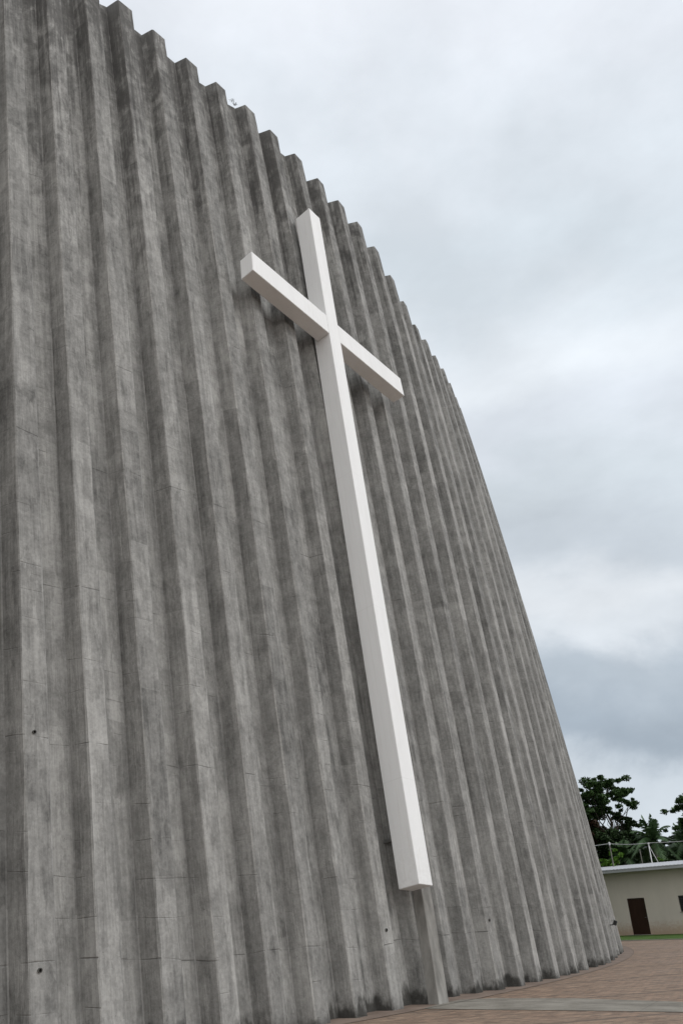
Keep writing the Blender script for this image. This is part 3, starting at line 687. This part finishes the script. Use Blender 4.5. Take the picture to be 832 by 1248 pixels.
def make_palm(label, base, H, rad, n, rg, lean=(0, 0)):
    t = empty('palm_tree', base); tag(t, label, 'palm', 'palms behind the outbuilding')
    top = Vector((lean[0], lean[1], H)); bm = bmesh.new(); pth = branch_path(rg, (0, 0, -.2), top, 8, .015)
    bm_tube(bm, pth, [.26-.012*k for k in range(9)], 10); bm_obj('trunk', bm, PALEBARK, t, True)
    for k in range(n):
        az = 2*math.pi*k/n*1.618*1.0+rg.uniform(-.2, .2); el = rg.uniform(.15, 1.45) if k % 3 else rg.uniform(-.4, .3)
        if k == 0: el = 1.5
        Lf = rad*rg.uniform(.85, 1.1); d = Vector((math.cos(az), math.sin(az), 0)); V = []; Fc = []; sp = []
        for s_ in range(15):
            u = s_/14; x = Lf*u*math.cos(el)*(1-.1*u) + .25*Lf*u*u*math.cos(el)*.3; zz = Lf*u*math.sin(el) - Lf*(.30+.35*math.cos(el))*u*u
            sp.append(top+d*x+Vector((0, 0, zz)))
        side = Vector((-d.y, d.x, 0))
        for s_ in range(14):
            w0, w1 = [.04*(1-.8*(q/14)) for q in (s_, s_+1)]
            k0 = len(V); V += [sp[s_]-side*w0, sp[s_]+side*w0, sp[s_+1]+side*w1, sp[s_+1]-side*w1]; Fc.append((k0, k0+1, k0+2, k0+3))
        for s_ in range(1, 15):
            tg = (sp[s_]-sp[s_-1]).normalized()
            for sub in (0, .5):
                p = sp[s_-1].lerp(sp[s_], sub+.25); u = (s_-1+sub)/14
                ll = Lf*.24*math.sin(math.pi*min(1, .18+.85*u))+.1
                for sg in (-1, 1):
                    dr = (side*sg*.85+tg*.6+Vector((0, 0, -.45+rg.uniform(-.2, .2)))).normalized()
                    wv = tg*.075; k0 = len(V); V += [p-wv, p+wv, p+dr*ll*.6+wv*.7, p+dr*ll, p+dr*ll*.6-wv*.7]; Fc.append((k0, k0+1, k0+2, k0+3, k0+4))
        pymesh('frond', [q for q in V], Fc, LEAF['palm'], t)
    return t
make_palm('taller upright palm between the spreading tree and the picture edge', (30.6, 88.5, 0), 8.3, 3.6, 26, rg)
make_palm('lower palm with arching fronds right of the taller palm', (34.6, 90.5, 0), 7.9, 3.2, 22, rg)
make_palm('short dark palm half hidden left of the taller palm', (28.2, 91.0, 0), 6.8, 3.0, 20, rg)
# bright shrub
bt = [((0, 0, 5.8), .75, 'bright'), ((.2, 0, 6.5), .62, 'bright'), ((-.3, .2, 6.1), .55, 'bright'), ((.35, -.2, 5.5), .6, 'bright'), ((.1, 0, 6.95), .4, 'bright')]
make_tree('young_tree', 'small bright lime green young tree peeking over the roof near the wall', 'tree', (24.75, 84.3, 0), 6.2, bt, 'bright', rg, .09, leaf=.17, dens=1.4)
bt = [((0, 0, 5.7), .6, 'mid'), ((.5, 0, 5.95), .45, 'bright'), ((-.4, 0, 5.8), .5, 'mid')]
make_tree('young_tree', 'small olive green young tree right of the white pole above the roof', 'tree', (29.4, 84.6, 0), 5.6, bt, 'mid', rg, .08, leaf=.18, dens=1.0)

# ------------------------------------------------------------------ poles and cable behind the outbuilding
WP = simple('white_painted_steel', (.68, .69, .70), (.8, .8, .8), 5, .5, bump=.05); DKW = simple('weathered_pole', (.12, .115, .10), (.2, .19, .17), 4, .8); CAB = simple('grey_cable', (.26, .27, .27), (.34, .35, .35), 3, .6, bump=0)
pole = empty('pole', (27.85, 82, 0)); tag(pole, 'slim white pole with a slanting stay rising behind the outbuilding roof', 'pole')
bm = bmesh.new(); bm_tube(bm, [(0, 0, 0), (-.05, 0, 3.5), (.03, 0, 7.45)], [.06, .055, .045], 10); bm_obj('shaft', bm, WP, pole, True)
bm = bmesh.new(); bm_tube(bm, [(.03, -.02, 7.25), (.75, -.02, 5.3), (2.4, -.02, 0)], [.026]*3, 8); bm_obj('stay', bm, WP, pole, True)
bm = bmesh.new(); bm_box(bm, Vector((.03, 0, 7.48)), (.2, .2, .08)); bm_obj('cap', bm, WP, pole, bevel=.01)
p2 = empty('pole', (27.0, 82.2, 0)); tag(p2, 'thin grey post left of the white pole behind the outbuilding roof', 'pole')
bm = bmesh.new(); bm_tube(bm, [(0, 0, 0), (0, 0, 6.9)], [.05, .04], 8); bm_obj('shaft', bm, DKW, p2, True)
bm = bmesh.new(); bm_tube(bm, [(0, 0, 6.9), (0, 0, 6.96), (0, 0, 7.0)], [.06, .06, .02], 8); bm_obj('cap', bm, DKW, p2, True)
p3 = empty('utility_pole', (24.15, 82, 0)); tag(p3, 'thin weathered pole with white insulator carrying the cable above the bright young tree', 'utility pole')
bm = bmesh.new(); bm_tube(bm, [(0, 0, 0), (.04, 0, 4), (0, 0, 7.5)], [.085, .07, .05], 8); bm_obj('shaft', bm, DKW, p3, True)
bm = bmesh.new(); bm_tube(bm, [(0, -.05, 7.45), (0, -.05, 7.50), (0, -.05, 7.58), (0, -.05, 7.66), (0, -.05, 7.74)], [.05, .10, .06, .10, .04], 10); bm_obj('insulator', bm, WP, p3, True)
bm = bmesh.new()
cp = [(8, 78, 7.2), (16, 80, 7.15), (24.15, 81.94, 7.60), (27.85, 81.93, 7.50), (36, 82, 7.75), (50, 80, 8.0)]
pts = []
for a, b in zip(cp, cp[1:]):
    for k in range(8):
        u = k/8; pts.append(Vector(a).lerp(Vector(b), u)-Vector((0, 0, .10*4*u*(1-u))))
pts.append(Vector(cp[-1])); bm_tube(bm, pts, [.028]*len(pts), 6)
o = bm_obj('overhead_cable', bm, CAB, None, True); tag(o, 'pale grey overhead cable crossing above the outbuilding roof', 'cable')

# weeds rooted on the rim
def weed(label, i, frac, n, s, seed):
    r_ = random.Random(seed); t_ = 1.0; P, T, Nn = frame(i, 1.0)
    q = P + T*frac - Nn*.35; e = empty('weed', q); tag(e, label, 'weed')
    bm = bmesh.new(); V = []; Fc = []
    for k in range(n):
        d = (T*r_.uniform(-1, 1)+Nn*r_.uniform(-.5, .5)+Vector((0, 0, r_.uniform(.5, 1.2)))).normalized()
        pts = [Vector((0, 0, -.1)), d*s*.5, d*s+Vector((0, 0, -.1*s))]
        bm_tube(bm, pts, [.008, .006, .004], 5)
        leaf_cluster(V, Fc, d*s*.9, s*.4, 14, s*.09, r_)
    bm_obj('stem', bm, BARK, e); pymesh('leaves', V, Fc, LEAF['mid'], e)
weed('small wispy weed growing on the concrete rim against the sky', 6.9, -.2, 6, .24, 3)
print('objects', len(bpy.data.objects))
